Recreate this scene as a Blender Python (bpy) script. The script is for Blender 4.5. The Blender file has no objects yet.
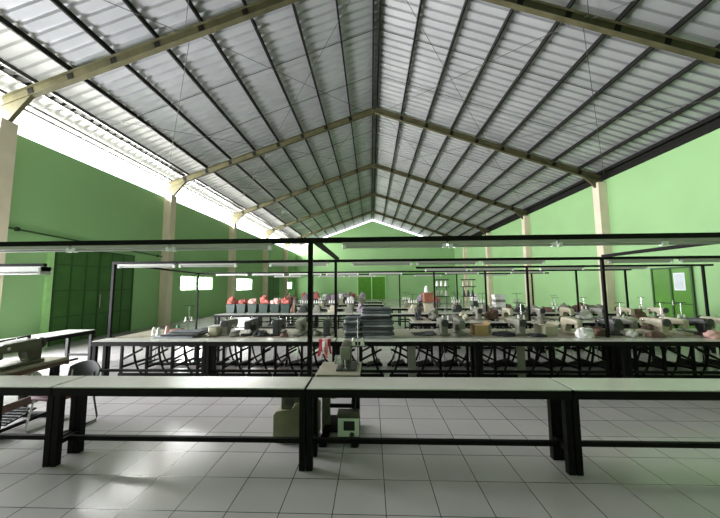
import bpy, bmesh, math, random
from mathutils import Vector, Matrix
random.seed(7)
S = bpy.context.scene
COL = S.collection
V = Vector
PI = math.pi

# ------------------------------------------------------------------ materials
def mat(name, col, rough=0.5, metal=0.0, var=0.06, scale=6.0, spec=0.5, bump=0.0, emit=None, estr=0.0):
    m = bpy.data.materials.new(name); m.use_nodes = True
    nt = m.node_tree; N = nt.nodes; L = nt.links
    b = N['Principled BSDF']
    b.inputs['Roughness'].default_value = rough
    b.inputs['Metallic'].default_value = metal
    b.inputs['Specular IOR Level'].default_value = spec
    tc = N.new('ShaderNodeTexCoord'); no = N.new('ShaderNodeTexNoise')
    no.inputs['Scale'].default_value = scale; no.inputs['Detail'].default_value = 4
    L.new(tc.outputs['Object'], no.inputs['Vector'])
    r = N.new('ShaderNodeValToRGB')
    r.color_ramp.elements[0].position = 0.3; r.color_ramp.elements[1].position = 0.7
    r.color_ramp.elements[0].color = [max(0, c * (1 - var)) for c in col] + [1]
    r.color_ramp.elements[1].color = [min(1, c * (1 + var)) for c in col] + [1]
    L.new(no.outputs['Fac'], r.inputs['Fac']); L.new(r.outputs['Color'], b.inputs['Base Color'])
    if bump:
        bp = N.new('ShaderNodeBump'); bp.inputs['Strength'].default_value = bump; bp.inputs['Distance'].default_value = 0.01
        L.new(no.outputs['Fac'], bp.inputs['Height']); L.new(bp.outputs['Normal'], b.inputs['Normal'])
    if emit:
        b.inputs['Emission Color'].default_value = list(emit) + [1]; b.inputs['Emission Strength'].default_value = estr
    return m

M = {}
def dm(k, *a, **kw): M[k] = mat(k, *a, **kw)
dm('wall_green', (.275, .475, .21), .6, var=.05, scale=.5)
dm('door_green', (.035, .115, .02), .4, var=.15, scale=2)
dm('door_bright', (.065, .22, .012), .3, var=.12, scale=2)
dm('rail_and_leak_green', (.35, .62, .25), .5)  # far door rails; also paints the light leak beside the tall door
dm('door_frame', (.02, .07, .012), .5)
dm('column', (.70, .60, .47), .6, var=.06, scale=2)
dm('rafter', (.075, .068, .035), .6, var=.25, scale=3, spec=.2)
dm('purlin', (.008, .0075, .006), .6, var=.2, spec=.15)
dm('purlin_grey', (.035, .033, .03), .5, var=.2)
dm('rod', (.05, .05, .045), .5)
dm('sheet', (.43, .43, .44), .36, metal=.35, var=.10, scale=.6)
dm('black_steel', (.004, .0035, .003), .55, var=.2, spec=.12)
dm('laminate', (.51, .50, .45), .22, var=.03, scale=3)
dm('wood_top', (.31, .275, .21), .38, var=.12, scale=5)
dm('brown_wood', (.10, .055, .032), .5, var=.2)
dm('fix_white', (.42, .41, .37), .5, var=.05)
dm('tube_glass', (.40, .40, .38), .4, var=.02)
dm('cap_white', (.82, .82, .80), .4)
dm('mach_grey', (.20, .19, .165), .35, var=.12, scale=12)
dm('mach_cream', (.45, .40, .30), .35, var=.1, scale=10)
dm('mach_olive', (.075, .068, .045), .35, var=.2, scale=10)
dm('mach_dark', (.035, .034, .036), .35, var=.2, scale=10)
dm('steel', (.55, .55, .54), .25, metal=.9, var=.05)
dm('dark_rubber', (.012, .012, .012), .6, var=.2)
dm('motor', (.035, .035, .035), .45, var=.2)
dm('khaki', (.17, .16, .095), .5, var=.15, scale=8)
dm('khaki_dark', (.10, .095, .065), .55, var=.15, scale=8)
dm('garment', (.085, .092, .10), .9, var=.25, scale=14, bump=.3)
dm('garment_light', (.23, .24, .25), .9, var=.2, scale=14, bump=.3)
dm('garment_dark', (.022, .023, .026), .9, var=.25, scale=14, bump=.3)
dm('red_cloth', (.46, .13, .11), .9, var=.25, scale=9, bump=.3)
dm('red_strong', (.34, .02, .035), .85, var=.2, scale=9, bump=.3)
dm('pink_cloth', (.70, .42, .38), .9, var=.2, scale=9, bump=.3)
dm('purple_cloth', (.30, .24, .29), .9, var=.25, scale=9, bump=.3)
dm('brown_cloth', (.17, .095, .075), .9, var=.25, scale=9, bump=.3)
dm('grey_cloth', (.21, .195, .165), .9, var=.3, scale=9, bump=.3)
dm('white_cloth', (.74, .71, .70), .9, var=.08, scale=9, bump=.3)
dm('bin_green', (.008, .03, .018), .5, var=.2)
dm('cardboard', (.46, .29, .15), .8, var=.12, scale=6)
dm('brick_box', (.25, .085, .045), .8, var=.15, scale=6)
dm('thread_white', (.78, .76, .72), .8)
dm('thread_pink', (.62, .34, .30), .8)
dm('thread_green', (.06, .2, .1), .8)
dm('chair_grey', (.045, .05, .05), .6, var=.1)
dm('chair_red', (.11, .013, .013), .6, var=.1)
dm('paper', (.72, .76, .80), .6, var=.03)
dm('ink', (.10, .14, .22), .6)
dm('pane', (.9, .95, .9), .3, emit=(.95, 1, .95), estr=26.0)
dm('concrete', (.45, .44, .42), .8, var=.1, scale=1)

def floor_mat():
    m = bpy.data.materials.new('floor_tiles'); m.use_nodes = True
    nt = m.node_tree; N = nt.nodes; L = nt.links; b = N['Principled BSDF']
    tc = N.new('ShaderNodeTexCoord'); mp = N.new('ShaderNodeMapping')
    mp.inputs['Location'].default_value = (0.307, -2.351 + 2.4, 0)
    L.new(tc.outputs['Object'], mp.inputs['Vector'])
    br = N.new('ShaderNodeTexBrick'); br.offset = 0; br.squash = 1
    br.inputs['Scale'].default_value = 1; br.inputs['Brick Width'].default_value = .4; br.inputs['Row Height'].default_value = .4
    br.inputs['Mortar Size'].default_value = .0035; br.inputs['Mortar Smooth'].default_value = .1
    br.inputs['Color1'].default_value = (.40, .375, .37, 1); br.inputs['Color2'].default_value = (.435, .41, .40, 1)
    br.inputs['Mortar'].default_value = (.035, .032, .028, 1)
    L.new(mp.outputs['Vector'], br.inputs['Vector'])
    no = N.new('ShaderNodeTexNoise'); no.inputs['Scale'].default_value = 1.3; no.inputs['Detail'].default_value = 5
    L.new(tc.outputs['Object'], no.inputs['Vector'])
    mr = N.new('ShaderNodeMapRange'); mr.inputs['To Min'].default_value = .88; mr.inputs['To Max'].default_value = 1.1
    L.new(no.outputs['Fac'], mr.inputs['Value'])
    mx = N.new('ShaderNodeMix'); mx.data_type = 'RGBA'; mx.blend_type = 'MULTIPLY'; mx.inputs[0].default_value = 1
    L.new(br.outputs['Color'], mx.inputs[6]); L.new(mr.outputs['Result'], mx.inputs[7])
    L.new(mx.outputs[2], b.inputs['Base Color'])
    r2 = N.new('ShaderNodeMapRange'); r2.inputs['To Min'].default_value = .13; r2.inputs['To Max'].default_value = .25
    L.new(no.outputs['Fac'], r2.inputs['Value']); L.new(r2.outputs['Result'], b.inputs['Roughness'])
    b.inputs['Specular IOR Level'].default_value = .6
    return m
M['floor'] = floor_mat()
def fibreglass():
    m = mat('fibreglass', (.24, .235, .22), .6, var=.04, scale=.8); nt = m.node_tree; N = nt.nodes; L = nt.links
    t = N.new('ShaderNodeBsdfTranslucent'); t.inputs['Color'].default_value = (.80, .78, .72, 1)
    mx = N.new('ShaderNodeMixShader'); mx.inputs[0].default_value = .13
    L.new(N['Principled BSDF'].outputs[0], mx.inputs[1]); L.new(t.outputs[0], mx.inputs[2]); L.new(mx.outputs[0], N['Material Output'].inputs['Surface'])
    return m
M['fibreglass'] = fibreglass()

# ------------------------------------------------------------------ mesh helpers
class MB:
    def __init__(s): s.bm = bmesh.new()
    def box(s, x0, x1, y0, y1, z0, z1, bev=0.0, seg=2):
        g = bmesh.ops.create_cube(s.bm, size=1)
        vs = g['verts']
        for v in vs:
            v.co = V((x0 + (v.co.x + .5) * (x1 - x0), y0 + (v.co.y + .5) * (y1 - y0), z0 + (v.co.z + .5) * (z1 - z0)))
        if bev:
            es = list({e for v in vs for e in v.link_edges})
            bmesh.ops.bevel(s.bm, geom=es, offset=bev, segments=seg, affect='EDGES', profile=.6)
        return s
    def bar(s, p, q, w, h=None, up=(0, 0, 1)):
        h = h or w; p = V(p); q = V(q); d = (q - p).normalized(); up = V(up)
        if abs(d.dot(up)) > .98: up = V((0, 1, 0))
        a = d.cross(up).normalized(); b = a.cross(d)
        vs = []
        for c in (p, q):
            for i, j in ((-1, -1), (1, -1), (1, 1), (-1, 1)):
                vs.append(s.bm.verts.new(c + a * (i * w / 2) + b * (j * h / 2)))
        for f in ((3, 2, 1, 0), (4, 5, 6, 7), (0, 1, 5, 4), (1, 2, 6, 5), (2, 3, 7, 6), (3, 0, 4, 7)):
            s.bm.faces.new([vs[k] for k in f])
        return s
    def tube(s, pts, r, n=8, r2=None):
        pts = [V(p) for p in pts]; rings = []
        for i, p in enumerate(pts):
            d = ((pts[min(i + 1, len(pts) - 1)] - pts[max(i - 1, 0)])).normalized()
            up = V((0, 0, 1)) if abs(d.z) < .95 else V((0, 1, 0))
            a = d.cross(up).normalized(); b = a.cross(d)
            rr = r if r2 is None else r + (r2 - r) * i / (len(pts) - 1)
            rings.append([s.bm.verts.new(p + a * math.cos(t) * rr + b * math.sin(t) * rr) for t in [2 * PI * k / n for k in range(n)]])
        for A, B in zip(rings, rings[1:]):
            for k in range(n): s.bm.faces.new((A[k], A[(k + 1) % n], B[(k + 1) % n], B[k]))
        s.bm.faces.new(rings[0][::-1]); s.bm.faces.new(rings[-1])
        return s
    def lathe(s, prof, c=(0, 0, 0), axis='z', n=16):
        c = V(c); rings = []
        for r, h in prof:
            ring = []
            for k in range(n):
                t = 2 * PI * k / n; u, w = math.cos(t) * r, math.sin(t) * r
                o = {'z': (u, w, h), 'x': (h, u, w), 'y': (w, h, u)}[axis]
                ring.append(s.bm.verts.new(c + V(o)))
            rings.append(ring)
        for A, B in zip(rings, rings[1:]):
            for k in range(n): s.bm.faces.new((A[k], A[(k + 1) % n], B[(k + 1) % n], B[k]))
        s.bm.faces.new(rings[0][::-1]); s.bm.faces.new(rings[-1])
        return s
    def prism(s, poly, a0, a1, axis='y'):
        # poly: 2D outline; extruded along axis
        def P(u, w, a): return {'y': (u, a, w), 'x': (a, u, w), 'z': (u, w, a)}[axis]
        A = [s.bm.verts.new(P(u, w, a0)) for u, w in poly]; B = [s.bm.verts.new(P(u, w, a1)) for u, w in poly]
        n = len(poly)
        for k in range(n): s.bm.faces.new((A[k], A[(k + 1) % n], B[(k + 1) % n], B[k]))
        s.bm.faces.new(A[::-1]); s.bm.faces.new(B)
        return s
    def blob(s, c, size, rough=.12, seed=0, sub=3, flat=True):
        rnd = random.Random(seed); c = V(c)
        g = bmesh.ops.create_icosphere(s.bm, subdivisions=sub, radius=1)
        ph = [(V((rnd.uniform(-1, 1), rnd.uniform(-1, 1), rnd.uniform(-1, 1))) * rnd.uniform(3, 7), rnd.uniform(0, 6)) for _ in range(6)]
        for v in g['verts']:
            d = v.co.copy(); k = 1 + rough * sum(math.sin(a.dot(d) + o) for a, o in ph) / 3
            x, y, z = d * k
            x = math.copysign(abs(x) ** .7, x); y = math.copysign(abs(y) ** .7, y)
            if flat and z < 0: z = max(z, -.5) * 1.0
            zz = (z + .5) / 1.5 if flat else (z + 1) / 2
            v.co = c + V((x * size[0] / 2, y * size[1] / 2, zz * size[2]))
        return s
    def heap(s, size, seed, n=6):
        # a rumpled heap: overlapping soft lumps of different sizes
        r = random.Random(seed); X, Y, H = size
        for k in range(n):
            f = r.uniform(.42, .7); px = r.uniform(-1, 1) * X * (1 - f) / 2; py = r.uniform(-1, 1) * Y * (1 - f) / 2
            s.blob((px, py, 0), (X * f, Y * f, H * r.uniform(.45, 1) if k else H), .38, seed * 7 + k, 3)
        return s
    def build(s, name, m, parent=None, smooth=False, bevel=0):
        bmesh.ops.recalc_face_normals(s.bm, faces=s.bm.faces)
        me = bpy.data.meshes.new(name); s.bm.to_mesh(me); s.bm.free()
        me.materials.append(M[m] if isinstance(m, str) else m)
        o = bpy.data.objects.new(name, me); COL.objects.link(o)
        if parent is not None: o.parent = parent
        if smooth:
            for p in me.polygons: p.use_smooth = True
            try: me.set_sharp_from_angle(angle=math.radians(40))
            except Exception: pass
        return o

def tag(o, label=None, cat=None, group=None, kind=None):
    if label: o['label'] = label
    if cat: o['category'] = cat
    if group: o['group'] = group
    if kind: o['kind'] = kind
    return o
def thing(name, label, cat, loc=(0, 0, 0), rz=0, group=None):
    o = bpy.data.objects.new(name, None); COL.objects.link(o); o.empty_display_size = .05
    o.location = loc; o.rotation_euler = (0, 0, rz)
    return tag(o, label, cat, group)
def struct(o): o['kind'] = 'structure'; return o
KIDS = {}
def kids(o): return [c for c in COL.objects if c.parent == o]
def tree(o): return (o, [(c, [g for g in kids(c)]) for c in kids(o)])
def dup(t, loc, rz, label, group, swap=None, sc=None):
    o, ch = t
    r = o.copy(); COL.objects.link(r); r.location = loc; r.rotation_euler = (0, 0, rz); r['label'] = label
    if group: r['group'] = group
    for c, gs in ch:
        c2 = c.copy(); COL.objects.link(c2); c2.parent = r
        if swap and c.data.materials[0].name in swap:
            c2.data = remat(c.data, swap[c.data.materials[0].name])
        for g in gs:
            g2 = g.copy(); COL.objects.link(g2); g2.parent = c2
    return r
RM = {}
def remat(me, mk):
    k = (me.name, mk)
    if k not in RM:
        n = me.copy(); n.materials[0] = M[mk]; RM[k] = n
    return RM[k]
class Proto:
    """first placement moves the first-built thing itself, later ones copy it"""
    def __init__(s, root): s.t = tree(root); s.used = False
    def place(s, loc, rz, label, group, swap=None):
        if not s.used and not swap:
            s.used = True; o = s.t[0]; o.location = loc; o.rotation_euler = (0, 0, rz); o['label'] = label
            if group: o['group'] = group
            return o
        return dup(s.t, loc, rz, label, group, swap)
    def finish(s):
        if not s.used:
            for c, gs in s.t[1]:
                for g in gs: bpy.data.objects.remove(g)
                bpy.data.objects.remove(c)
            bpy.data.objects.remove(s.t[0])
ORD = ['first', 'second', 'third', 'fourth', 'fifth', 'sixth', 'seventh', 'eighth', 'ninth', 'tenth', 'eleventh', 'twelfth',
       'thirteenth', 'fourteenth', 'fifteenth', 'sixteenth', 'seventeenth', 'eighteenth', 'nineteenth', 'twentieth',
       'twenty-first', 'twenty-second', 'twenty-third', 'twenty-fourth']

# ------------------------------------------------------------------ the hall
XL, XR, YB, YF = -9.4, 10.2, -6.0, 36.5      # side walls, wall behind the camera, far gable wall
RX, RZ, SL = .25, 10.03, .352                 # ridge line and roof slope
FR = [-5.7, .55, 6.8, 13.05, 19.3, 25.55, 31.8]  # portal frames
WT = 5.78
def zs(x): return RZ - SL * abs(x - RX)

struct(MB().box(XL - .2, XR + .2, YB - .2, YF + .2, -.2, 0).build('floor', 'floor'))
struct(MB().box(-60, 60, -60, 90, -.5, -.22).build('ground', 'concrete'))

def wall_x(name, x0, x1, holes, top):
    """a long wall with rectangular openings (y0,y1,z0,z1)"""
    b = MB(); ys = sorted({YB - .2, YF + .2} | {h[0] for h in holes} | {h[1] for h in holes})
    for a, c in zip(ys, ys[1:]):
        hs = [h for h in holes if h[0] <= a and h[1] >= c]
        if not hs: b.box(x0, x1, a, c, 0, top)
        else:
            h = hs[0]
            if h[2] > 0: b.box(x0, x1, a, c, 0, h[2])
            b.box(x0, x1, a, c, h[3], top)
    return struct(b.build(name, 'wall_green'))
WIN = [(14.35, 15.62, 1.5, 2.23), (15.75, 17.25, 1.5, 2.23), (20.5, 23.1, 1.4, 2.25), (31.9, 34.9, 1.35, 2.12)]
wall_x('wall_left', XL - .2, XL, [(3.2, 7.0, 0, 3.3)] + WIN, WT)   # an open doorway beside the tall steel door, then the windows
wall_x('wall_right', XR, XR + .2, [], WT + .42)
# gable walls: far one stops short of the roof and leaves a bright slit; the near one is behind the camera
b = MB()
g = .32
b.prism([(XL - .2, 0), (XR + .2, 0), (XR + .2, zs(XR + .2) - g), (RX, RZ - g), (XL - .2, zs(XL - .2) - g)], YF, YF + .2, 'y')
struct(b.build('wall_back', 'wall_green'))
b = MB()
b.box(XL, XR, YB - .2, YB, 0, 6.2)
b.prism([(XL - .2, 6.2), (XR + .2, 6.2), (XR + .2, zs(XR + .2)), (RX, RZ), (XL - .2, zs(XL - .2))], YB - .2, YB, 'y')
struct(b.build('wall_front', 'wall_green'))

# roof sheets: trapezoidal ribs running from ridge to eave; the strip above the left eave is translucent fibreglass
def roof(xa, xb, m, dzz=0):
    b = MB(); P = .28; prof = []
    y = YB - .4; y1 = YF + .6
    while y < y1:
        prof += [(y, 0), (y + .17, 0), (y + .185, .07), (y + .265, .07)]
        y += P
    rows = []
    for x in (xa, xb):
        rows.append([b.bm.verts.new((x, yy, zs(x) + dz + dzz)) for yy, dz in prof])
    for k in range(len(prof) - 1): b.bm.faces.new((rows[0][k], rows[0][k + 1], rows[1][k + 1], rows[1][k]))
    return struct(b.build('ceiling', m))
roof(RX, -7.62, 'sheet'); roof(RX, XR + .45, 'sheet'); roof(-7.50, XL - .45, 'fibreglass', -.006)
# purlins
PUR = {-1: [-8.58, -7.56, -6.46, -5.34, -4.22, -3.10, -2.0, -.88], 1: [1.46, 2.58, 3.70, 4.82, 5.94, 7.06, 8.16, 9.24]}
for side, xe in ((-1, XL), (1, XR)):
    x = RX + side * .10
    struct(MB().bar((x, YB, zs(x) - .085), (x, YF, zs(x) - .085), .05, .15).build('trim_purlin', 'purlin'))
    for x in PUR[side]:
        z = zs(x) - .085; b = MB()
        if x < -8:
            # wide laced purlin next to the left eave: two chords with close battens
            for dx in (-.10, .10): b.bar((x + dx, YB, zs(x + dx) - .06), (x + dx, YF, zs(x + dx) - .06), .085, .10)
            y = YB
            while y < YF:
                b.bar((x - .10, y, zs(x - .10) - .06), (x + .10, y, zs(x + .10) - .06), .19, .09, up=(0, 0, 1)); y += .28
            struct(b.build('trim_purlin', 'purlin_grey'))
        else:
            b.bar((x, YB, z), (x, YF, z), .045, .13); struct(b.build('trim_purlin', 'purlin'))
    b = MB()
    for dx, dz in ((.02, .12), (.20, .10)):
        x = xe - side * dx; b.bar((x, YB, zs(x) - dz), (x, YF, zs(x) - dz), .05 if side < 0 else .08, .05 if side < 0 else .12)
    struct(b.build('trim_eave', 'purlin'))
# dark eave channel closing the gap on the right side (left open in the last bay)
struct(MB().box(XR - .04, XR + .1, YB, FR[6], WT + .40, 6.52).build('trim_channel', 'purlin'))
# portal frames
CW = .36
for fy in FR:
    for side, xe in ((-1, XL), (1, XR)):
        b = MB(); b.box(min(xe, xe - side * .34), max(xe, xe - side * .34), fy - CW / 2, fy + CW / 2, 0, WT + (.10 if side < 0 else .3))
        struct(b.build('column', 'column'))
    b = MB(); cl = MB()
    for side, xe in ((-1, XL), (1, XR)):
        xi = xe - side * .10
        p, q = V((RX, fy, RZ - .285)), V((xi, fy, zs(xi) - .285))
        n = V((side * SL, 0, 1)).normalized()
        b.bar(p, q, .012, .24)
        b.bar(p + n * .12, q + n * .12, .14, .014); b.bar(p - n * .12, q - n * .12, .14, .014)
        for x in PUR[side]:            # stiffener under each purlin
            c = V((x, fy, zs(x) - .285))
            cl.bar(c - n * .125, c + n * .115, .15, .03, up=(0, 1, 0))
        # knee haunch on the column head
        x2 = xe - side * .9
        b.prism([(xe - side * .02, 5.86), (xe - side * .35, 5.88), (xe - side * .46, 6.02), (x2, zs(x2) - .40), (xe - side * .02, zs(xe) - .40)], fy - .05, fy + .05, 'y')
    rb = struct(b.build('roof_beam', 'rafter')); cl.build('cleat', 'purlin', rb)
for i in range(len(FR) - 1):
    y0, y1 = FR[i], FR[i + 1]
    for side, xe in ((-1, XL), (1, XR)):
        b = MB()
        for t in (1 / 3, 2 / 3):
            y = y0 + (y1 - y0) * t
            b.tube([(RX + side * .1, y, zs(RX + .1) - .10), (xe, y, zs(xe) - .10)], .011, 6)
        struct(b.build('trim_sag_rod', 'rod'))
        b = MB(); xm = RX + (xe - RX) * .5
        for xa, xb in ((RX + side * .3, xm), (xm, xe)):
            for a, c in ((y0, y1), (y1, y0)):
                b.tube([(xa, a + .1, zs(xa) - .24), (xb, c - .1, zs(xb) - .24)], .008, 6)
        struct(b.build('trim_brace_rod', 'rod'))

# left wall windows
for i, (a, c, z0, z1) in enumerate(WIN):
    f = MB(); x = XL - .12
    for y in (a + .02, (a + c) / 2, c - .02): f.box(x - .02, x + .03, y - .02, y + .02, z0, z1)
    for z in (z0 + .02, z1 - .02): f.box(x - .02, x + .03, a, c, z - .02, z + .02)
    w = struct(f.build('window_%d' % (i + 1), 'cap_white'))
    MB().box(x - .006, x + .004, a + .03, c - .03, z0 + .03, z1 - .03).build('window_pane', 'pane', w)
# doors
def panel_door(name, side, xw, y0, y1, h, n_leaf, m, cross=(.33, .66), muntins=2, fw=.05):
    """hinged leaves on a side wall with steel stiles and rails"""
    x0, x1 = (xw, xw + .05) if side < 0 else (xw - .05, xw)
    xi = x1 if side < 0 else x0
    d = struct(MB().box(x0, x1, y0, y1, .02, h).build(name, m))
    b = MB(); w = (y1 - y0) / n_leaf
    for k in range(n_leaf + 1): b.box(xi - .025, xi + .025, y0 + k * w - fw / 2, y0 + k * w + fw / 2, 0, h)
    b.box(xi - .025, xi + .025, y0 - fw / 2, y1 + fw / 2, h - fw / 2, h + fw / 2)
    for k in range(n_leaf):
        for t in range(1, muntins + 1):
            y = y0 + k * w + w * t / (muntins + 1)
            b.box(xi - .015, xi + .018, y - .018, y + .018, .05, h)
    for t in cross: b.box(xi - .015, xi + .020, y0, y1, h * t - .02, h * t + .02)
    b.build('door_rails', 'door_frame', d)
    return d, xi
d, xi = panel_door('door_1', -1, XL, 8.42, 11.3, 2.9, 2, 'door_green', (.28, .55, .82), 2)
MB().box(xi - .02, xi + .05, 9.88, 9.92, 1.0, 1.45).build('door_handle', 'steel', d)
struct(MB().box(XL, XL + .10, 8.20, 8.34, 0, 2.95).build('trim_light_leak', 'rail_and_leak_green'))  # added pale strip, colour stands in for daylight leaking past the door edge
d, xi = panel_door('door_2', 1, XR, 9.80, 11.12, 2.2, 2, 'door_bright', (.46,), 0, .055)
MB().box(xi - .06, xi, 10.40, 10.44, .95, 1.12).build('door_handle', 'steel', d)
panel_door('door_3', -1, XL, 26.3, 29.8, 2.5, 2, 'door_green', (.5,), 1)
d = struct(MB().box(-1.65, 1.75, YF - .06, YF, 0, 2.75).build('door_4', 'door_bright'))
b = MB()
for x in (-1.65, .05, 1.75): b.box(x - .06, x + .06, YF - .09, YF, 0, 2.8)
b.box(-1.7, 1.8, YF - .09, YF, 2.7, 2.82)
b.build('door_rails', 'rail_and_leak_green', d)
# notice sheet on the right door
n = thing('notice', 'white printed notice sheet taped to the green double door', 'notice', (XR - .058, 10.18, 1.45))
MB().box(-.004, .004, -.18, .18, 0, .58).build('sheet', 'paper', n)
b = MB(); r = random.Random(3)
for k in range(13):
    z = .53 - k * .038; y = .14
    while y > -.13:
        l = r.uniform(.02, .06); b.box(-.0055, -.0035, max(y - l, -.145), y, z - .006, z + .006); y -= l + .018
b.build('printed_text', 'ink', n)
# conduit along the left wall, with saddles
c = thing('wall_conduit', 'thin dark conduit fixed along the green wall above the tall steel door', 'conduit', (XL + .06, 7.0, 3.25))
MB().tube([(0, 0, 0), (0, 5.85, -.22)], .025, 8).build('pipe', 'door_frame', c)
for y in (.4, 2.4, 5.6):
    MB().box(-.06, .035, y - .03, y + .03, -.22 * y / 5.85 - .045, -.22 * y / 5.85 + .05).build('saddle', 'dark_rubber', c)

# ------------------------------------------------------------------ work benches
TZ = .745
def bench(x0, x1, y0, y1, label, group, legs='both', name='work_bench', along='x'):
    t = thing(name, label, 'bench', ((x0 + x1) / 2, (y0 + y1) / 2, 0), 0, group)
    L, W = (x1 - x0), (y1 - y0); a, w = L / 2, W / 2
    MB().box(-a + .012, a - .012, -w, w, TZ - .012, TZ, .003, 1).build('tabletop', 'laminate', t)
    b = MB(); fh = .074
    for s in (-1, 1):
        b.box(-a + .006, a - .006, s * w - (.04 if s > 0 else -.004), s * w + (-.004 if s > 0 else .04), TZ - .012 - fh, TZ - .012)
        b.box(s * a - (.046 if s > 0 else -.006), s * a + (-.006 if s > 0 else .046), -w + .04, w - .04, TZ - .012 - fh, TZ - .012)
    b.build('frame', 'black_steel', t)
    lw = .028
    if along == 'x':
        ends = [(sx * (a - .034), sy * (w - .06)) for sx in (-1, 1) for sy in (-1, 1)]
        for X, Y in ends: MB().box(X - lw, X + lw, Y - lw, Y + lw, 0, TZ - .084).build('leg', 'black_steel', t)
        for sx in (-1, 1):
            MB().box(sx * (a - .034) - .018, sx * (a - .034) + .018, -w + .088, w - .088, .18, .222).build('side_rail', 'black_steel', t)
        MB().box(-a + .052, a - .052, -.018, .018, .18, .222).build('stretcher', 'black_steel', t)
    else:
        for sx in (-1, 1):
            for sy in (-1, 1):
                X, Y = sx * (a - .06), sy * (w - .034)
                MB().box(X - lw, X + lw, Y - lw, Y + lw, 0, TZ - .084).build('leg', 'black_steel', t)
        for sy in (-1, 1):
            MB().box(-a + .088, a - .088, sy * (w - .034) - .018, sy * (w - .034) + .018, .18, .222).build('side_rail', 'black_steel', t)
        MB().box(-.018, .018, -w + .052, w - .052, .10, .14).build('stretcher', 'black_steel', t)
    return t
G1 = 'white benches of the front row'
for (a, c), l in zip([(-5.5, -3.07), (-3.07, -.62), (-.62, 1.80), (1.80, 4.22)],
        ['white topped steel bench of the front row running out past the chair',
         'white topped steel bench of the front row between the chair and the single sewing table',
         'white topped steel bench of the front row, directly before the single sewing table',
         'white topped steel bench of the front row nearest the green wall with the notice']):
    bench(a, c, 2.82, 3.17, l, G1)
G2 = 'benches of the second row'
for i, (a, c) in enumerate([(-4.95, -2.9), (-2.9, -.62), (-.62, 1.80), (1.80, 4.22), (4.22, 6.64), (6.64, 8.6)]):
    bench(a, c, 5.15, 5.48, ['black framed bench in the second row under the flat pile of grey cloth',
        'black framed bench in the second row with the red strips hanging before it',
        'black framed bench in the second row before the two tall garment stacks',
        'black framed bench in the second row, next after the tall garment stacks',
        'black framed bench in the second row before the row of cream machines',
        'black framed bench at the far end of the second row by the notice door wall'][i], G2)
G3 = 'benches of the third row'
for i, (a, c) in enumerate([(.97, 1.80), (1.80, 4.22), (4.22, 6.64), (6.64, 8.3)]):
    bench(a, c, 7.60, 7.93, ['short black framed bench where the third row begins, behind the garment stacks',
        'black framed bench in the third row, second from the open floor',
        'black framed bench in the third row, third from the open floor',
        'black framed bench in the third row ending towards the notice door'][i], G3)
G4 = 'benches of the fourth row'
for i, (a, c) in enumerate([(-5.3, -3.0), (-3.0, -.62), (-.62, 1.80), (1.80, 4.22), (4.22, 6.64), (6.64, 8.15)]):
    bench(a, c, 9.90, 10.23, ['narrow bench before the machines heaped with red cloth',
        'narrow bench of the fourth row next to the red cloth machines',
        'narrow bench of the fourth row in line with the garment stacks',
        'narrow bench of the fourth row before the machines with tall thread stands',
        'narrow bench of the fourth row before the brown grey cloth heaps',
        'narrow bench ending the fourth row near the pale column'][i], G4)
G5 = 'benches of the fifth row'
for i, (a, c) in enumerate([(-4.7, -2.3), (-2.3, .1), (.1, 2.5), (2.5, 4.9), (4.9, 7.3)]):
    bench(a, c, 12.30, 12.63, '%s bench from the windowed wall in the fifth row of narrow benches' % ORD[i], G5)
G6 = 'benches at the far end of the hall'
for i, (a, c, y) in enumerate([(-4.2, -1.8, 14.7), (-1.8, .6, 14.7), (-4.2, -1.8, 17.1), (-1.8, .6, 17.1)]):
    bench(a, c, y, y + .33, '%s bench from the windowed wall in the %s row of narrow benches' % (ORD[i % 2], 'sixth' if y < 15 else 'seventh'), G6)
# bench along the left side, running away from the camera
bench(-6.85, -6.2, 3.9, 6.55, 'white topped bench set lengthwise before the tall green steel door', None, along='y')

# ------------------------------------------------------------------ overhead lighting frames and their fluorescent fixtures
def post_mb(x, y, z0, z1, w=.05): return MB().box(x - w / 2, x + w / 2, y - w / 2, y + w / 2, z0, z1)
BZ = 2.15
def light_frame(label, x0, x1, y, posts, w=.055, cross=(), z=BZ):
    t = thing('lighting_frame', label, 'frame', (0, y, 0), 0, 'overhead lighting frames')
    MB().box(x0, x1, -w / 2, w / 2, z - w / 2, z + w / 2).build('crossbeam', 'black_steel', t)
    for px in posts:
        post_mb(px, 0, 0, z - w / 2, .046).build('post', 'black_steel', t)
    for px, ln, l in cross:
        c = thing('tie_beam', l, 'beam', (px, y, z), 0, 'tie beams between lighting frames')
        MB().box(-.025, .025, w / 2, ln, -.025, .025).build('bar', 'black_steel', c)
    return t
FY = [3.205, 5.515, 7.965, 10.26, 12.66]
light_frame('black overhead lighting frame standing behind the front row of white benches', -6.0, 6.2, FY[0], [-.66, 4.18, -5.42], .055, [(-.62, FY[1] - FY[0] - .03, 'black tie beam linking the first two lighting frames above the single sewing table'), (4.18, FY[1] - FY[0] - .03, 'black tie beam linking the first two lighting frames on the notice door side')], 2.185)
light_frame('black overhead lighting frame standing along the second row of benches', -4.97, 8.2, FY[1], [-4.945, -.66, 4.18], .05)
light_frame('black overhead lighting frame along the third row, starting behind the garment stacks', 1.2, 8.8, FY[2], [4.1, 8.55], .05)
light_frame('black overhead lighting frame along the fourth row of benches', -6.2, 8.7, FY[3], [-6.1, 2.15, 3.88, 6.9, 8.5], .05)
light_frame('black overhead lighting frame along the fifth row of benches', -4.9, 7.4, FY[4], [-2.5, 1.2, 3.6, 6.7], .05)
t = thing('lighting_frame', 'black side lighting frame on its own post beside the lengthwise bench', 'frame', (-6.0, 4.2, 0), 0, 'overhead lighting frames')
MB().box(-1.0, 1.18, -.024, .024, 2.0, 2.048).build('crossbeam', 'black_steel', t)
post_mb(0, 0, 0, 2.0, .046).build('post', 'black_steel', t)
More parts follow.
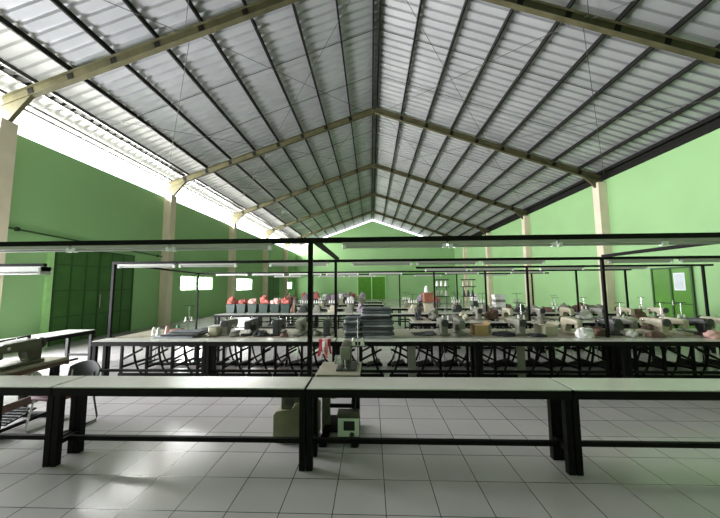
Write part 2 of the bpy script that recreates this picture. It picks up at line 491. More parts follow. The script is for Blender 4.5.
t = thing('tie_beam', 'slanting black tie beam linking the second and fourth lighting frames', 'beam', (-4.97, FY[1], BZ), 0)
MB().bar((0, .03, -.0), (-1.15, FY[3] - FY[1] - .03, -.0), .045).build('beam', 'black_steel', t)

def make_fixture(ln):
    t = thing('light_fixture', '', 'light fixture')
    h = ln / 2
    MB().prism([(-.028, 0), (.028, 0), (.02, -.035), (-.02, -.035)], -h, h, 'x').build('housing', 'fix_white', t)
    MB().lathe([(.013, -h + .035), (.013, h - .035)], (0, 0, -.052), 'x', 10).build('tube', 'tube_glass', t, True)
    for s in (-1, 1):
        MB().box(s * h - .02 - (.02 if s > 0 else -.02), s * h + .02 - (.02 if s > 0 else -.02), -.022, .022, -.072, 0, .004, 1).build('socket', 'cap_white', t)
    return t
pf = Proto(make_fixture(1.12))
def fixtures(y, xs, z, where, group):
    for i, x in enumerate(xs):
        pf.place((x, y, z), 0, 'slim fluorescent fixture under the %s, %s along from the windowed wall' % (where, ORD[i]), group)
fixtures(FY[0], [-5.1, -3.95, -2.8, -1.65, .25, 1.4, 2.55, 3.5 + .1], 2.185 - .0275, 'front overhead frame', 'fixtures of the front frame')
fixtures(FY[1], [-4.3, -3.1, -1.35, .2, 1.4, 2.6, 4.85, 6.1], BZ - .025, 'second overhead frame', 'fixtures of the second frame')
fixtures(FY[2], [2.0, 3.2, 5.0, 6.6], BZ - .025, 'third overhead frame', 'fixtures of the third frame')
fixtures(FY[3], [-4.9, -3.6, -2.3, -1.0, .5, 3.1, 5.3], BZ - .025, 'fourth overhead frame', 'fixtures of the fourth frame')
fixtures(FY[4], [-3.6, -1.7, -.4, 2.4, 5.2], BZ - .025, 'fifth overhead frame', 'fixtures of the fifth frame')
# broad twin-tube batten over the left sewing tables
t = thing('light_fixture', 'broad twin tube fluorescent batten hanging low over the lengthwise bench side', 'light fixture', (-5.42, 4.2, 2.0), 0)
MB().prism([(-.08, 0), (.08, 0), (.06, -.07), (-.06, -.07)], -.62, .62, 'x').build('housing', 'cap_white', t)
for s in (-1, 1):
    MB().lathe([(.019, -.58), (.019, .58)], (0, s * .04, -.095), 'x', 10).build('tube', 'tube_glass', t, True)
    MB().box(s * .60 - .02, s * .60 + .02, -.075, .075, -.12, 0, .004, 1).build('socket', 'fix_white', t)
# a few white clip sockets hanging under beams on the right
for i, (x, y, z) in enumerate([(5.05, FY[1] , BZ - .096)]):
    pass

# ------------------------------------------------------------------ sewing tables and machines
def make_table(mirror=1, pedal=True):
    """sewing table, 0.48 wide (x) and 1.0 long (y); steel end frames with slanting struts"""
    t = thing('sewing_table', '', 'sewing table'); m = mirror
    MB().box(-.24, .24, -.5, .5, TZ - .04, TZ, .006, 1).build('tabletop', 'wood_top', t)
    for y in (-.38, .38):
        b = MB()
        b.box(-.22, .22, y - .02, y + .02, TZ - .075, TZ - .041)
        b.box(m * -.2 - .02, m * -.2 + .02, y - .02, y + .02, .05, TZ - .075)
        b.bar((m * -.19, y, .30), (m * .2, y, .50), .034)
        b.tube([(m * .02, y, TZ - .075), (m * .03, y, .45), (m * .07, y, .28), (m * .13, y, .13), (m * .2, y, .05)], .02, 8)
        b.box(-.24, .24, y - .025, y + .025, .0, .05)
        b.build('leg_frame', 'black_steel', t)
    MB().box(m * -.2 - .018, m * -.2 + .018, -.36, .36, .14, .18).build('stretcher', 'black_steel', t)
    if pedal:
        b = MB(); b.bar((m * .05 - .13, 0, .12), (m * .05 + .13, 0, .19), .30, .018)
        for k in range(5): b.bar((m * .05 - .1 + k * .05, -.14, .143 + k * .0135), (m * .05 - .1 + k * .05, .14, .143 + k * .0135), .012, .012)
        b.build('treadle', 'black_steel', t)
        MB().tube([(m * .10, .1, .19), (m * .12, .1, .48)], .007, 6).build('pull_rod', 'steel', t)
    b = MB(); b.lathe([(.0, -.13), (.07, -.125), (.085, -.09), (.085, .06), (.07, .09), (.03, .1), (.03, .14), (.001, .14)], (0, -.02, .55), 'y', 14)
    b.box(-.02, .02, -.08, .05, .62, TZ - .04); b.build('motor', 'motor', t, True)
    return t
pt = {1: Proto(make_table(1)), -1: Proto(make_table(-1))}

def make_machine():
    """flat-bed industrial machine, head at -x, handwheel at +x"""
    t = thing('sewing_machine', '', 'sewing machine')
    MB().box(-.26, .26, -.09, .09, 0, .045, .012).build('bed', 'mach_grey', t, True)
    b = MB()
    # pillar and arm as one swept casting
    sec = [(.20, .045, .085, .065), (.195, .12, .075, .062), (.18, .18, .075, .06), (.15, .235, .07, .058)]
    rings = []
    prof = [(.155, .045, .10, .0), ]
    b.prism([(.10, .04), (.25, .04), (.245, .20), (.24, .285), (.21, .30), (-.14, .285), (-.215, .27), (-.22, .19), (-.13, .185), (.05, .195), (.095, .165), (.105, .10)], -.058, .058, 'y')
    es = [e for e in b.bm.edges if all(abs(abs(v.co.y) - .058) < 1e-4 for v in e.verts) and (e.verts[0].co.y * e.verts[1].co.y > 0)]
    bmesh.ops.bevel(b.bm, geom=es, offset=.018, segments=3, affect='EDGES', profile=.5)
    b.build('arm', 'mach_grey', t, True)
    MB().box(-.228, -.150, -.05, .05, .115, .272, .014).build('face_plate', 'mach_grey', t, True)
    w = MB().lathe([(.001, .0), (.03, .0), (.035, .012), (.062, .014), (.07, .022), (.07, .04), (.062, .046), (.03, .044), (.001, .05)], (.246, 0, .235), 'x', 18).build('handwheel', 'mach_dark', t, True)
    b = MB(); b.tube([(-.19, 0, .125), (-.19, 0, .062)], .006, 8); b.box(-.2, -.175, -.025, .012, .05, .06); b.build('needle_bar', 'steel', t)
    b = MB(); b.lathe([(.001, -.075), (.02, -.072), (.022, -.066), (.006, -.064), (.006, -.05)], (-.12, 0, .235), 'y', 12); b.build('tension_dial', 'steel', t, True)
    b = MB(); b.tube([(0, 0, .29), (0, 0, .345)], .004, 6); b.tube([(-.03, 0, .34), (.03, 0, .345)], .004, 6); b.build('thread_guide', 'steel', t)
    return t
pm = Proto(make_machine())

def cone_mb(b, x, y, z, r=.028, h=.09): return b.lathe([(.004, 0), (r, .001), (r * .95, .01), (r * .45, h), (.004, h + .002)], (x, y, z), 'z', 12)
def make_stand(h=.55, cones=2, wide=.22):
    t = thing('thread_stand', '', 'thread stand')
    MB().tube([(0, 0, 0), (0, 0, h)], .007, 6).build('pole', 'steel', t)
    MB().tube([(-wide / 2, 0, h), (wide / 2, 0, h)], .006, 6).build('guide_arm', 'mach_dark', t)
    b = MB(); b.box(-wide / 2, wide / 2, -.03, .03, h * .38, h * .38 + .012); b.build('spool_tray', 'mach_dark', t)
    for k in range(cones):
        x = -wide / 2 + wide * (k + .5) / cones
        cone_mb(MB(), x, 0, h * .38 + .012).build('thread_cone', 'thread_white', t, True)
    return t
ps = Proto(make_stand())

def make_overlock(rack=True):
    """compact overlock head: blocky body, cloth plate, handwheel and a four-thread rack"""
    t = thing('overlock_machine', '', 'overlock machine')
    b = MB(); b.prism([(-.14, 0), (.14, 0), (.14, .20), (.11, .25), (-.02, .26), (-.06, .22), (-.06, .12), (-.14, .10)], -.11, .11, 'y')
    es = list(b.bm.edges); bmesh.ops.bevel(b.bm, geom=es, offset=.012, segments=2, affect='EDGES', profile=.5)
    b.build('body', 'mach_grey', t, True)
    MB().box(-.19, -.07, -.12, .06, .10, .118, .004, 1).build('cloth_plate', 'steel', t)
    MB().lathe([(.001, 0), (.05, 0), (.055, .01), (.055, .028), (.04, .035), (.001, .036)], (.141, 0, .15), 'x', 16).build('handwheel', 'mach_dark', t, True)
    if not rack: return t
    b = MB(); b.tube([(.02, .14, 0), (.02, .14, .62)], .008, 6); b.tube([(-.15, .14, .62), (.19, .14, .62)], .007, 6); b.box(-.15, .19, .10, .18, .30, .312)
    r = b.build('thread_rack', 'mach_dark', t)
    for k in range(4): cone_mb(MB(), -.11 + k * .085, .14, .312, .03, .11).build('thread_cone', 'thread_white', r, True)
    return t
po = Proto(make_overlock()); po2 = Proto(make_overlock(False))

# ---- second row: sewing tables end-on behind the bench, machine heads on them
R2Y = 6.06
G = 'sewing tables of the second row'
xs = [-4.62 + .5 * k for k in range(8)] + [-.52 + .5 * k for k in range(2)] + [.56 + .5 * k for k in range(13)]
xs = [x for x in xs if x < 7]
na = sum(1 for x in xs if x < .0)
for i, x in enumerate(xs):
    if x < 0: l = 'dark wood topped sewing table %s from the flat cloth pile end of the second row' % ORD[i]
    else: l = 'dark wood topped sewing table behind the second bench row, %s beyond the tall garment stacks' % ORD[i - na]
    pt[1 if x < 0 else -1].place((x, R2Y, 0), 0, l, G)
G = 'machine heads of the second row'
left = [(-2.82, 'mach_grey'), (-2.40, 'mach_dark'), (-1.83, 'mach_dark'), (-1.40, 'mach_grey'), (-.86, 'mach_dark')]
right = [(1.36, 'mach_grey'), (1.70, 'mach_grey'), (2.78, 'mach_grey'), (3.83, 'mach_cream'), (4.48, 'mach_dark'), (4.82, 'mach_grey'), (5.33, 'mach_cream'), (5.72, 'mach_cream'), (6.08, 'mach_dark'), (6.50, 'mach_cream')]
CN = {'mach_grey': 'grey', 'mach_dark': 'black', 'mach_cream': 'cream'}
for i, (x, c) in enumerate(left):
    pm.place((x, 5.92, TZ), PI / 2 * (1 if i % 2 else -1), '%s sewing machine on the second row, %s after the flat cloth pile' % (CN[c], ORD[i]), G, None if c == 'mach_grey' else {'mach_grey': c})
for i, (x, c) in enumerate(right):
    pm.place((x, 5.92, TZ), PI / 2 * (1 if i % 2 else -1), '%s sewing machine on the second row, %s after the tall garment stacks' % (CN[c], ORD[i]), G, None if c == 'mach_grey' else {'mach_grey': c})
for i, (x, y) in enumerate([(1.53, 6.3), (3.1, 6.35), (5.1, 6.35), (5.9, 6.35), (6.3, 6.35)]):
    ps.place((x, y, TZ), 0, 'thin thread stand on the second row, %s after the tall garment stacks' % ORD[i], 'thread stands of the second row')

# folded garments: two tall stacks and the flat pile
def garment(x, y, z, sx, sy, h, m, label, group, seed, rz=0):
    rnd = random.Random(seed); b = MB()
    b.box(-sx / 2, sx / 2, -sy / 2, sy / 2, 0, h, min(h * .45, .02), 3)
    # subdivide the slab and let its edge sag a little so the stack reads as cloth
    bmesh.ops.subdivide_edges(b.bm, edges=[e for e in b.bm.edges if e.calc_length() > .12], cuts=5, use_grid_fill=True)
    ph = rnd.uniform(0, 6); a = rnd.uniform(.004, .011)
    for v in b.bm.verts:
        u, w = v.co.x / sx * 2, v.co.y / sy * 2
        v.co.z = max(0, v.co.z + a * math.sin(5 * u + ph) * math.sin(4 * w + ph) * (v.co.z / h) - .10 * h * (u * u) * (v.co.z / h))
        v.co.z = min(v.co.z, h)
        v.co.x += .006 * math.sin(9 * w + ph); v.co.y += .006 * math.sin(8 * u + ph)
    o = b.build('folded_garment', m, None, True); o.location = (x, y, z); o.rotation_euler = (0, 0, rz)
    return tag(o, label, 'garment', group)
rnd = random.Random(11)
for nm, x, n, h, sx, grp in (('shorter', -.335, 8, .043, .32, 'shorter garment stack'), ('taller', .10, 11, .046, .56, 'taller garment stack')):
    z = TZ
    for k in range(n):
        m = ['garment', 'garment', 'garment_light', 'garment_dark'][(k * 7 + (2 if nm == 'taller' else 0)) % 4]
        p = 'topmost' if k == n - 1 else ('lowest' if k == 0 else ORD[k] + ' from the bottom')
        garment(x + rnd.uniform(-.02, .02), 5.58 + rnd.uniform(-.015, .015), z, sx * rnd.uniform(.93, 1.03), .38, h, m, 'folded %s garment, %s in the %s of the two grey stacks' % ({'garment': 'blue-grey', 'garment_light': 'light grey', 'garment_dark': 'charcoal'}[m], p, nm), grp, k + (50 if nm == 'taller' else 0), rnd.uniform(-.09, .09))
        z += h + .003
for k, (x, y, sx, sy, m) in enumerate([(-3.66, 5.62, .76, .40, 'garment_light'), (-3.58, 5.66, .70, .38, 'garment_dark'), (-3.53, 5.68, .62, .36, 'garment_light'), (-3.50, 5.66, .56, .34, 'garment')]):
    garment(x, y, TZ + k * .027, sx, sy, .025, m, ['widest pale grey cloth at the base of the flat pile on the second row', 'charcoal cloth second from the bottom in the flat pile', 'pale grey cloth third from the bottom in the flat pile', 'blue-grey cloth on top of the flat pile'][k], 'flat cloth pile', 90 + k)
for k in range(2):
    garment(-3.35, 6.28, TZ + k * .035, .5, .3, .035, 'garment_dark', ['lower', 'upper'][k] + ' charcoal folded cloth behind the flat pile on the second row', 'charcoal cloths behind the flat pile', 120 + k)
# white box beside the flat pile, cones and small things
t = thing('plastic_bin', 'rounded white plastic bin beside the flat pile of cloth', 'bin', (-3.03, 5.75, TZ))
MB().box(-.09, .09, -.12, .12, 0, .17, .03, 3).build('body', 'mach_cream', t, True); MB().box(-.095, .095, -.125, .125, .17, .19, .008).build('rim', 'fix_white', t, True)
for i, (x, y, m, cn) in enumerate([(-4.30, 5.80, 'thread_white', 'white'), (-4.16, 5.98, 'thread_pink', 'pink'), (-4.15, 5.72, 'thread_white', 'cream'), (-4.05, 6.15, 'thread_green', 'green')]):
    o = cone_mb(MB(), 0, 0, 0, .045, .15).build('thread_cone', m, None, True); o.location = (x, y, TZ)
    tag(o, '%s cone of thread standing at the window end of the second row%s' % (cn, ', front one' if i == 0 else ''), 'thread cone', 'thread cones at the end of the second row')
ps.place((-3.85, 6.2, TZ), .3, 'thin thread stand among the thread cones at the end of the second row', 'thread stands of the second row')
o = MB().blob((0, 0, 0), (.3, .2, .1), .2, 5).build('cloth_scrap', 'brown_cloth', None, True); o.location = (-3.95, 6.0, TZ); tag(o, 'crumpled brown cloth scrap between the thread cones', 'cloth')

# cardboard and cloth among the right-hand machines
def carton(x, y, z, sx, sy, h, m, label, rz=0, cat='box'):
    t = thing('cardboard_box', label, cat, (x, y, z), rz)
    b = MB(); b.box(-sx / 2, sx / 2, -sy / 2, sy / 2, 0, h, .003, 1); b.build('body', m, t)
    b = MB()
    b.bar((-sx / 2, -sy / 2 + .002, h), (-sx / 2 - .05, -sy / 2 + .002, h + .02), sy * .01, .006) if False else None
    b.prism([(-sx / 2, h), (-sx / 2 - .07, h + .035), (-sx / 2 - .068, h + .041), (-sx / 2 + .004, h + .006)], -sy / 2, sy / 2, 'y')
    b.prism([(sx / 2, h), (sx / 2 + .06, h + .05), (sx / 2 + .056, h + .055), (sx / 2 - .004, h + .006)], -sy / 2, sy / 2, 'y')
    b.build('flap', m, t); return t
carton(2.05, 5.85, TZ, .24, .3, .18, 'cardboard', 'open tan cardboard box on the second row past the tall garment stacks')
carton(3.28, 5.82, TZ, .26, .3, .17, 'mach_cream', 'open cream cardboard box on the second row, near the middle post', .2)
for i, (x, y, s, m, l) in enumerate([(3.78, 5.50, (.3, .22, .16), 'white_cloth', 'white cloth heaped against the cream machine near the middle post'),
        (4.16, 5.75, (.34, .3, .14), 'brown_cloth', 'brown cloth heaped beside the middle post on the second row'),
        (5.0, 5.54, (.3, .22, .09), 'brown_cloth', 'flat brown cloth before the cream machines'),
        (5.98, 5.50, (.36, .26, .12), 'pink_cloth', 'pinkish cloth beside the last black machine of the second row'),
        (2.45, 5.7, (.4, .3, .06), 'garment_dark', 'flat dark cloth beside the tan cardboard box'),
        (1.0, 5.8, (.5, .34, .05), 'garment', 'low blue-grey cloth heap right after the taller garment stack'),
        (3.0, 5.62, (.3, .25, .05), 'garment_dark', 'small dark cloth before the cream cardboard box')]):
    o = MB().heap(s, 20 + i).build('cloth_heap', m, None, True); o.location = (x, y, TZ); tag(o, l, 'cloth')

for i, (x, y, sz, m, l) in enumerate([(-2.60, 5.62, (.20, .16, .07), 'grey_cloth', 'small grey cloth between the first two machines after the flat pile'),
        (-2.10, 5.70, (.34, .26, .10), 'garment_dark', 'dark cloth heap between the second and third machines after the flat pile'),
        (-1.62, 5.60, (.20, .2, .06), 'brown_cloth', 'small brown cloth between the third and fourth machines after the flat pile'),
        (-1.12, 5.75, (.30, .3, .12), 'grey_cloth', 'grey cloth heap between the fourth and fifth machines after the flat pile'),
        (1.53, 5.60, (.16, .2, .09), 'grey_cloth', 'small grey cloth between the first two machines past the tall stacks'),
        (2.28, 6.2, (.26, .3, .16), 'grey_cloth', 'grey cloth heap right behind the tan cardboard box'),
        (3.50, 6.22, (.30, .3, .20), 'grey_cloth', 'grey cloth heap behind the cream cardboard box'),
        (5.52, 6.25, (.22, .25, .18), 'brown_cloth', 'brown cloth heap between the two cream machines of the second row'),
        (6.82, 5.8, (.34, .3, .16), 'grey_cloth', 'grey cloth heap after the last cream machine of the second row'),
        (4.65, 5.60, (.16, .2, .10), 'white_cloth', 'small white cloth between black and grey machines of the second row')]):
    o = MB().heap(sz, 220 + i).build('cloth_heap', m, None, True); o.location = (x, y, TZ); tag(o, l, 'cloth')
# pale boards leaning under the second row
for x, l in ((.72, 'pale grey board standing upright below the taller garment stack'), (2.66, 'pale grey board standing upright under the tables past the tan box')):
    b = thing('board', l, 'board', (x, 5.535, 0))
    MB().box(-.07, .07, -.008, .008, 0, .62, .003, 1).build('panel', 'mach_grey', b); MB().box(-.075, .075, -.013, .013, 0, .03, .003, 1).build('edge_strip', 'motor', b)
# red and white strips hanging by the machine in the middle
t = thing('hanging_strips', 'red and white cloth strips hanging over the edge of the second bench row', 'cloth', (-.80, 5.135, 0), 0)
def strip(x, w, z0, z1, m, sway):
    b = MB(); n = 7; A = []
    for k in range(n):
        f = k / (n - 1); z = z1 + (z0 - z1) * f; xx = x + sway * f * f; y = -.012 - .02 * math.sin(f * 5 + x * 30)
        A.append([b.bm.verts.new((xx - w / 2, y - .006, z)), b.bm.verts.new((xx + w / 2, y - .010, z)), b.bm.verts.new((xx + w / 2, y + .004, z)), b.bm.verts.new((xx - w / 2, y + .006, z))])
    for P, Q in zip(A, A[1:]):
        for k in range(4): b.bm.faces.new((P[k], P[(k + 1) % 4], Q[(k + 1) % 4], Q[k]))
    b.bm.faces.new(A[0]); b.bm.faces.new(A[-1][::-1])
    b.build('strip', m, t, True)
for x, w, z0, z1, m, s in [(-.07, .05, .50, .76, 'red_strong', -.03), (-.02, .045, .54, .79, 'white_cloth', .0), (.03, .035, .50, .80, 'pink_cloth', .02), (.07, .035, .54, .77, 'red_strong', .04), (.0, .04, .46, .76, 'red_cloth', .03)]:
    strip(x, w, z0, z1, m, s)
MB().box(-.11, .10, -.02, .10, TZ + .001, TZ + .03, .01).build('fold', 'red_strong', t, True)

# ---- third row (right of the open floor)
G = 'sewing tables of the third row'
for i, x in enumerate([1.35, 2.1, 2.9, 3.7, 4.5, 5.3, 6.1, 6.9, 7.7]):
    pt[-1].place((x, 8.50, 0), 0, 'wood topped sewing table of the third row, %s from the open floor' % ORD[i], G)
G = 'machine heads of the third row'
for i, (x, c) in enumerate([(1.30, 'mach_dark'), (2.9, 'mach_grey'), (3.75, 'mach_cream'), (4.55, 'mach_grey'), (5.35, 'mach_cream'), (6.15, 'mach_grey'), (6.9, 'mach_cream'), (7.7, 'mach_cream')]):
    pm.place((x, 8.42, TZ), PI / 2 * (-1 if i % 2 else 1), '%s sewing machine of the third row, %s from the open floor' % (CN[c], ORD[i]), G, None if c == 'mach_grey' else {'mach_grey': c})
for i, x in enumerate([2.95, 5.3, 6.1, 7.7]):
    ps.place((x, 8.84, TZ), 0, 'thin thread stand of the third row, %s from the open floor' % ORD[i], 'thread stands of the third row')
for i, (x, s, m, l) in enumerate([(2.2, (.45, .3, .12), 'grey_cloth', 'grey cloth heap near where the third row begins'), (5.8, (.4, .3, .2), 'white_cloth', 'white cloth heap in the middle of the third row'), (7.25, (.4, .3, .22), 'brown_cloth', 'brown cloth heap towards the end of the third row')]):
    o = MB().heap(s, 40 + i).build('cloth_heap', m, None, True); o.location = (x, 8.4, TZ); tag(o, l, 'cloth')

# ---- fourth row and beyond: overlock machines on benches
def side_table(x, y, w, label, group):
    t = thing('machine_table', label, 'table', (x, y, 0), 0, group)
    MB().box(-w / 2, w / 2, -.28, .28, TZ - .04, TZ, .005, 1).build('tabletop', 'laminate', t)
    for sx in (-1, 1):
        b = MB(); X = sx * (w / 2 - .06)
        b.box(X - .02, X + .02, -.24, .24, TZ - .07, TZ - .04); b.box(X - .02, X + .02, -.02, .02, .04, TZ - .07); b.box(X - .02, X + .02, -.26, .26, 0, .04)
        b.build('leg_frame', 'black_steel', t)
    MB().box(-w / 2 + .08, w / 2 - .08, -.015, .015, .2, .24).build('stretcher', 'black_steel', t)
R4 = 10.58
def row_tables(y, xs, w, nm, group):
    for i, x in enumerate(xs): side_table(x, y, w, 'pale topped machine table, %s from the windowed wall in the %s' % (ORD[i], nm), group)
row_tables(R4, [-4.75, -3.75, -2.75, -1.75, -.75, 1.6, 2.6, 3.6, 4.6, 5.6, 6.6, 7.6], .98, 'fourth row', 'machine tables of the fourth row')
row_tables(12.98, [-4.0, -3.0, -2.0, -1.0, 1.6, 2.6, 3.6, 4.6, 6.0], .98, 'fifth row', 'machine tables of the fifth row')
row_tables(15.36, [-3.7, -2.7, -1.7, -.7], .98, 'sixth row', 'machine tables of the sixth row')
row_tables(17.76, [-3.7, -2.7, -1.7, -.7], .98, 'seventh row', 'machine tables of the seventh row')

def overlock(x, y, label, group, c=None, rz=0, pr=None): (pr or po).place((x, y, TZ), rz, label, group, {'mach_grey': c} if c else None)
# machines wrapped under red cloth: dark green bins with red bundles on top
G = 'green bins heaped with red cloth'
for i, x in enumerate([-5.0, -4.62, -4.22, -3.82, -3.42, -3.04]):
    t = thing('fabric_bin', 'dark green bin under red cloth, %s from the windowed wall' % ORD[i], 'bin', (x, R4, TZ), 0, G)
    MB().prism([(-.13, 0), (.13, 0), (.16, .30), (-.16, .30)], -.15, .15, 'y').build('body', 'bin_green', t)
    MB().box(-.17, .17, -.17, .17, .29, .32, .006, 1).build('rim', 'mach_dark' if i % 3 else 'bin_green', t)
    o = MB().heap((.37, .34, [.24, .17, .2, .26, .16, .21][i]), 60 + i).build('cloth_bundle', ['red_cloth', 'red_cloth', 'pink_cloth', 'red_cloth', 'pink_cloth', 'red_cloth'][i], None, True)
    o.location = (x, R4, TZ + .32)
    tag(o, '%s bundle of cloth on a green bin, %s from the windowed wall' % ('pink' if i in (2, 4) else 'red', ORD[i]), 'cloth', 'red cloth bundles')
G = 'overlock machines of the fourth row'
for i, (x, c) in enumerate([(-2.45, 'mach_dark'), (-1.95, None), (-1.4, 'mach_cream'), (-.8, None)]):
    overlock(x, R4, '%s overlock machine, %s past the red cloth bins' % ({'mach_dark': 'black', None: 'grey', 'mach_cream': 'cream'}[c], ORD[i]), G, c)
for i, (x, c) in enumerate([(1.45, 'mach_cream'), (2.97, 'mach_dark'), (3.90, None), (5.1, 'mach_dark')]):
    overlock(x, R4, '%s overlock machine with tall thread rack, %s past the garment stacks in the fourth row' % ({'mach_dark': 'black', None: 'grey', 'mach_cream': 'cream'}[c], ORD[i]), G, c)
# tall thread racks with big cones, brown carton on a machine, white sack
def tall_rack(x, y, label, m1, m2):
    t = thing('thread_rack', label, 'thread rack', (x, y, TZ))
    for sx in (-1, 1): MB().tube([(sx * .17, 0, 0), (sx * .17, 0, 1.12)], .014, 8).build('pole', 'mach_dark', t)
    for z, m in ((.52, m1), (.86, m2)):
        s = MB().box(-.24, .24, -.12, .12, z, z + .03).build('shelf', 'mach_dark', t)
        for k in range(3): cone_mb(MB(), -.15 + k * .15, 0, z + .03, .06, .2).build('thread_cone', m, s, True)
    MB().box(-.26, .26, -.03, .03, 1.10, 1.14).build('guide_arm', 'mach_dark', t)
tall_rack(2.50, 10.70, 'tall black thread rack right beside the red-brown carton', 'thread_white', 'garment_dark' if False else 'thread_white')
tall_rack(3.43, 10.70, 'tall black thread rack standing next to the pale cloth stack', 'mach_dark', 'mach_cream')
carton(1.98, R4, TZ, .30, .34, .30, 'mach_cream', 'cream carton under the brown one in the fourth row')
carton(1.98, R4, TZ + .345, .30, .34, .32, 'brick_box', 'red-brown carton stacked on the cream carton in the fourth row')
o = cone_mb(MB(), 0, 0, 0, .11, .24).build('thread_cone', 'thread_white', None, True); o.location = (1.95, R4, TZ + .676); tag(o, 'big white cone of thread on top of the red-brown carton', 'thread cone')
for k in range(7):
    garment(4.42, R4, TZ + k * .085, .36 - .02 * (k % 3), .34, .085, ['white_cloth', 'grey_cloth', 'white_cloth'][k % 3] if k % 3 != 1 else 'grey_cloth', 'pale folded cloth, %s in the stack by the fourth row thread racks' % (ORD[k] + ' from the bottom' if k else 'lowest'), 'pale cloth stack of the fourth row', 140 + k, .06 * (k % 2))
for i, (x, s, m) in enumerate([(5.6, (.46, .4, .2), 'grey_cloth'), (6.08, (.44, .4, .16), 'brown_cloth'), (6.62, (.5, .4, .26), 'grey_cloth'), (7.13, (.46, .4, .28), 'brown_cloth'), (7.65, (.5, .4, .24), 'grey_cloth')]):
    o = MB().heap(s, 80 + i).build('cloth_heap', m, None, True); o.location = (x, R4, TZ)
    tag(o, '%s cloth heap towards the end of the fourth row, %s past the pale cloth stack' % ({'grey_cloth': 'grey', 'brown_cloth': 'brown'}[m], ORD[i]), 'cloth', 'cloth heaps of the fourth row')
ps.place((6.4, 10.75, TZ), 0, 'thin thread stand among the cloth heaps of the fourth row', 'thread stands of the fourth row')
for i, (x, y, sz, m, l) in enumerate([(1.72, 8.40, (.34, .3, .30), 'grey_cloth', 'tall grey cloth heap beside the first machine of the third row'),
        (2.52, 8.40, (.24, .3, .16), 'mach_cream', 'cream cloth heap before the second machine of the third row'),
        (3.30, 8.40, (.40, .3, .26), 'brown_cloth', 'brown cloth heap between the grey and cream machines of the third row'),
        (4.15, 8.42, (.34, .3, .2), 'grey_cloth', 'grey cloth heap at the middle of the third row by the post'),
        (1.70, R4 - .02, (.16, .3, .20), 'brown_cloth', 'brown cloth squeezed beside the cream carton in the fourth row'),
        (4.75, R4, (.24, .3, .26), 'brown_cloth', 'brown cloth heap just past the pale cloth stack'),
        (-.35, R4, (.34, .34, .30), 'purple_cloth', 'purple cloth heap past the last overlock before the open aisle of the fourth row'),
        (-2.75, R4 - .05, (.2, .3, .34), 'brown_cloth', 'brown cloth heap between the red cloth bins and the black overlock')]):
    o = MB().heap(sz, 320 + i).build('cloth_heap', m, None, True); o.location = (x, y, TZ); tag(o, l, 'cloth')
# fifth to seventh rows
k = 0
for y, nm, xs in ((12.98, 'fifth', [-4.2, -3.6, -2.9, -2.2, -1.6, -.9, 1.5, 2.1, 2.8, 3.6, 4.4]), (15.36, 'sixth', [-4.0, -3.4, -2.8, -2.2, -1.6, -1.0, -.5]), (17.76, 'seventh', [-4.0, -3.4, -2.8, -2.2, -1.6, -1.0, -.5])):
    for i, x in enumerate(xs):
        k += 1; c = [None, 'mach_cream', 'mach_dark'][k % 3]
        overlock(x, y, '%s overlock machine, %s from the windowed wall in the %s row' % ({'mach_dark': 'black', None: 'grey', 'mach_cream': 'cream'}[c], ORD[i], nm), 'overlock machines of the %s row' % nm, c, 0, po2 if (k % 3 != 1 or y > 14) else po)
        if k % 3 != 1 or y > 14:
            m = ['purple_cloth', 'white_cloth', 'brown_cloth', 'purple_cloth', 'red_cloth'][k % 5]
            o = MB().heap((.36, .30, .18 + .07 * (k % 3)), 100 + k).build('cloth_bundle', m, None, True); o.location = (x, y - .02, TZ + .262)
            tag(o, '%s cloth draped on the %s machine from the windowed wall, %s row' % (m.split('_')[0], ORD[i], nm), 'cloth', 'cloth on the %s row machines' % nm)

# ---- the single sewing table right behind the front bench
t = thing('sewing_table', 'single sewing table standing behind the front row of white benches', 'sewing table', (-.36, 3.52, 0)); T1 = t
MB().box(-.25, .23, -.28, .26, TZ - .04, TZ, .006, 1).build('tabletop', 'wood_top', t)
for x in (-.17, .17):
    MB().box(x - .045, x + .045, -.03, .03, .05, TZ - .04).build('leg', 'khaki_dark' if x < 0 else 'black_steel', t)
    MB().box(x - .04, x + .04, -.27, .25, 0, .05, .008, 1).build('foot', 'black_steel', t)
MB().box(-.13, .13, -.012, .012, .30, .34).build('stretcher', 'black_steel', t)
b = MB(); b.lathe([(.001, -.14), (.08, -.13), (.1, -.09), (.1, .06), (.08, .1), (.03, .11), (.03, .16), (.001, .16)], (-.08, .02, .52), 'y', 16); b.box(-.1, -.06, -.06, .06, .6, TZ - .04)
b.build('motor', 'khaki_dark', t, True)
b = MB(); b.bar((-.06, -.12, .09), (-.06, .14, .15), .24, .02); b.build('treadle', 'black_steel', t)
MB().tube([(.20, .0, .22), (.205, .0, TZ - .04)], .006, 6).build('pull_rod', 'steel', t)
t = thing('sewing_machine', 'tall grey sewing machine standing end-on on the single sewing table', 'sewing machine', (-.30, 3.52, TZ)); t.scale = (1, 1, .82)
MB().box(-.10, .12, -.16, .22, 0, .025, .006).build('bed', 'mach_dark', t, True)
b = MB(); b.prism([(.20, .025), (.20, .30), (.16, .345), (-.06, .33), (-.13, .30), (-.13, .20), (-.05, .20), (.06, .21), (.09, .16), (.09, .025)], -.05, .05, 'x')
es = [e for e in b.bm.edges if abs(e.verts[0].co.x - e.verts[1].co.x) < 1e-5]; bmesh.ops.bevel(b.bm, geom=es, offset=.014, segments=2, affect='EDGES', profile=.5)
b.build('arm', 'mach_olive', t, True)
MB().box(-.055, .055, -.155, -.11, .15, .315, .012).build('face_plate', 'mach_grey', t, True)
MB().lathe([(.001, 0), (.05, 0), (.065, .01), (.065, .03), (.04, .04), (.001, .04)], (0, .205, .25), 'y', 16).build('handwheel', 'mach_dark', t, True)
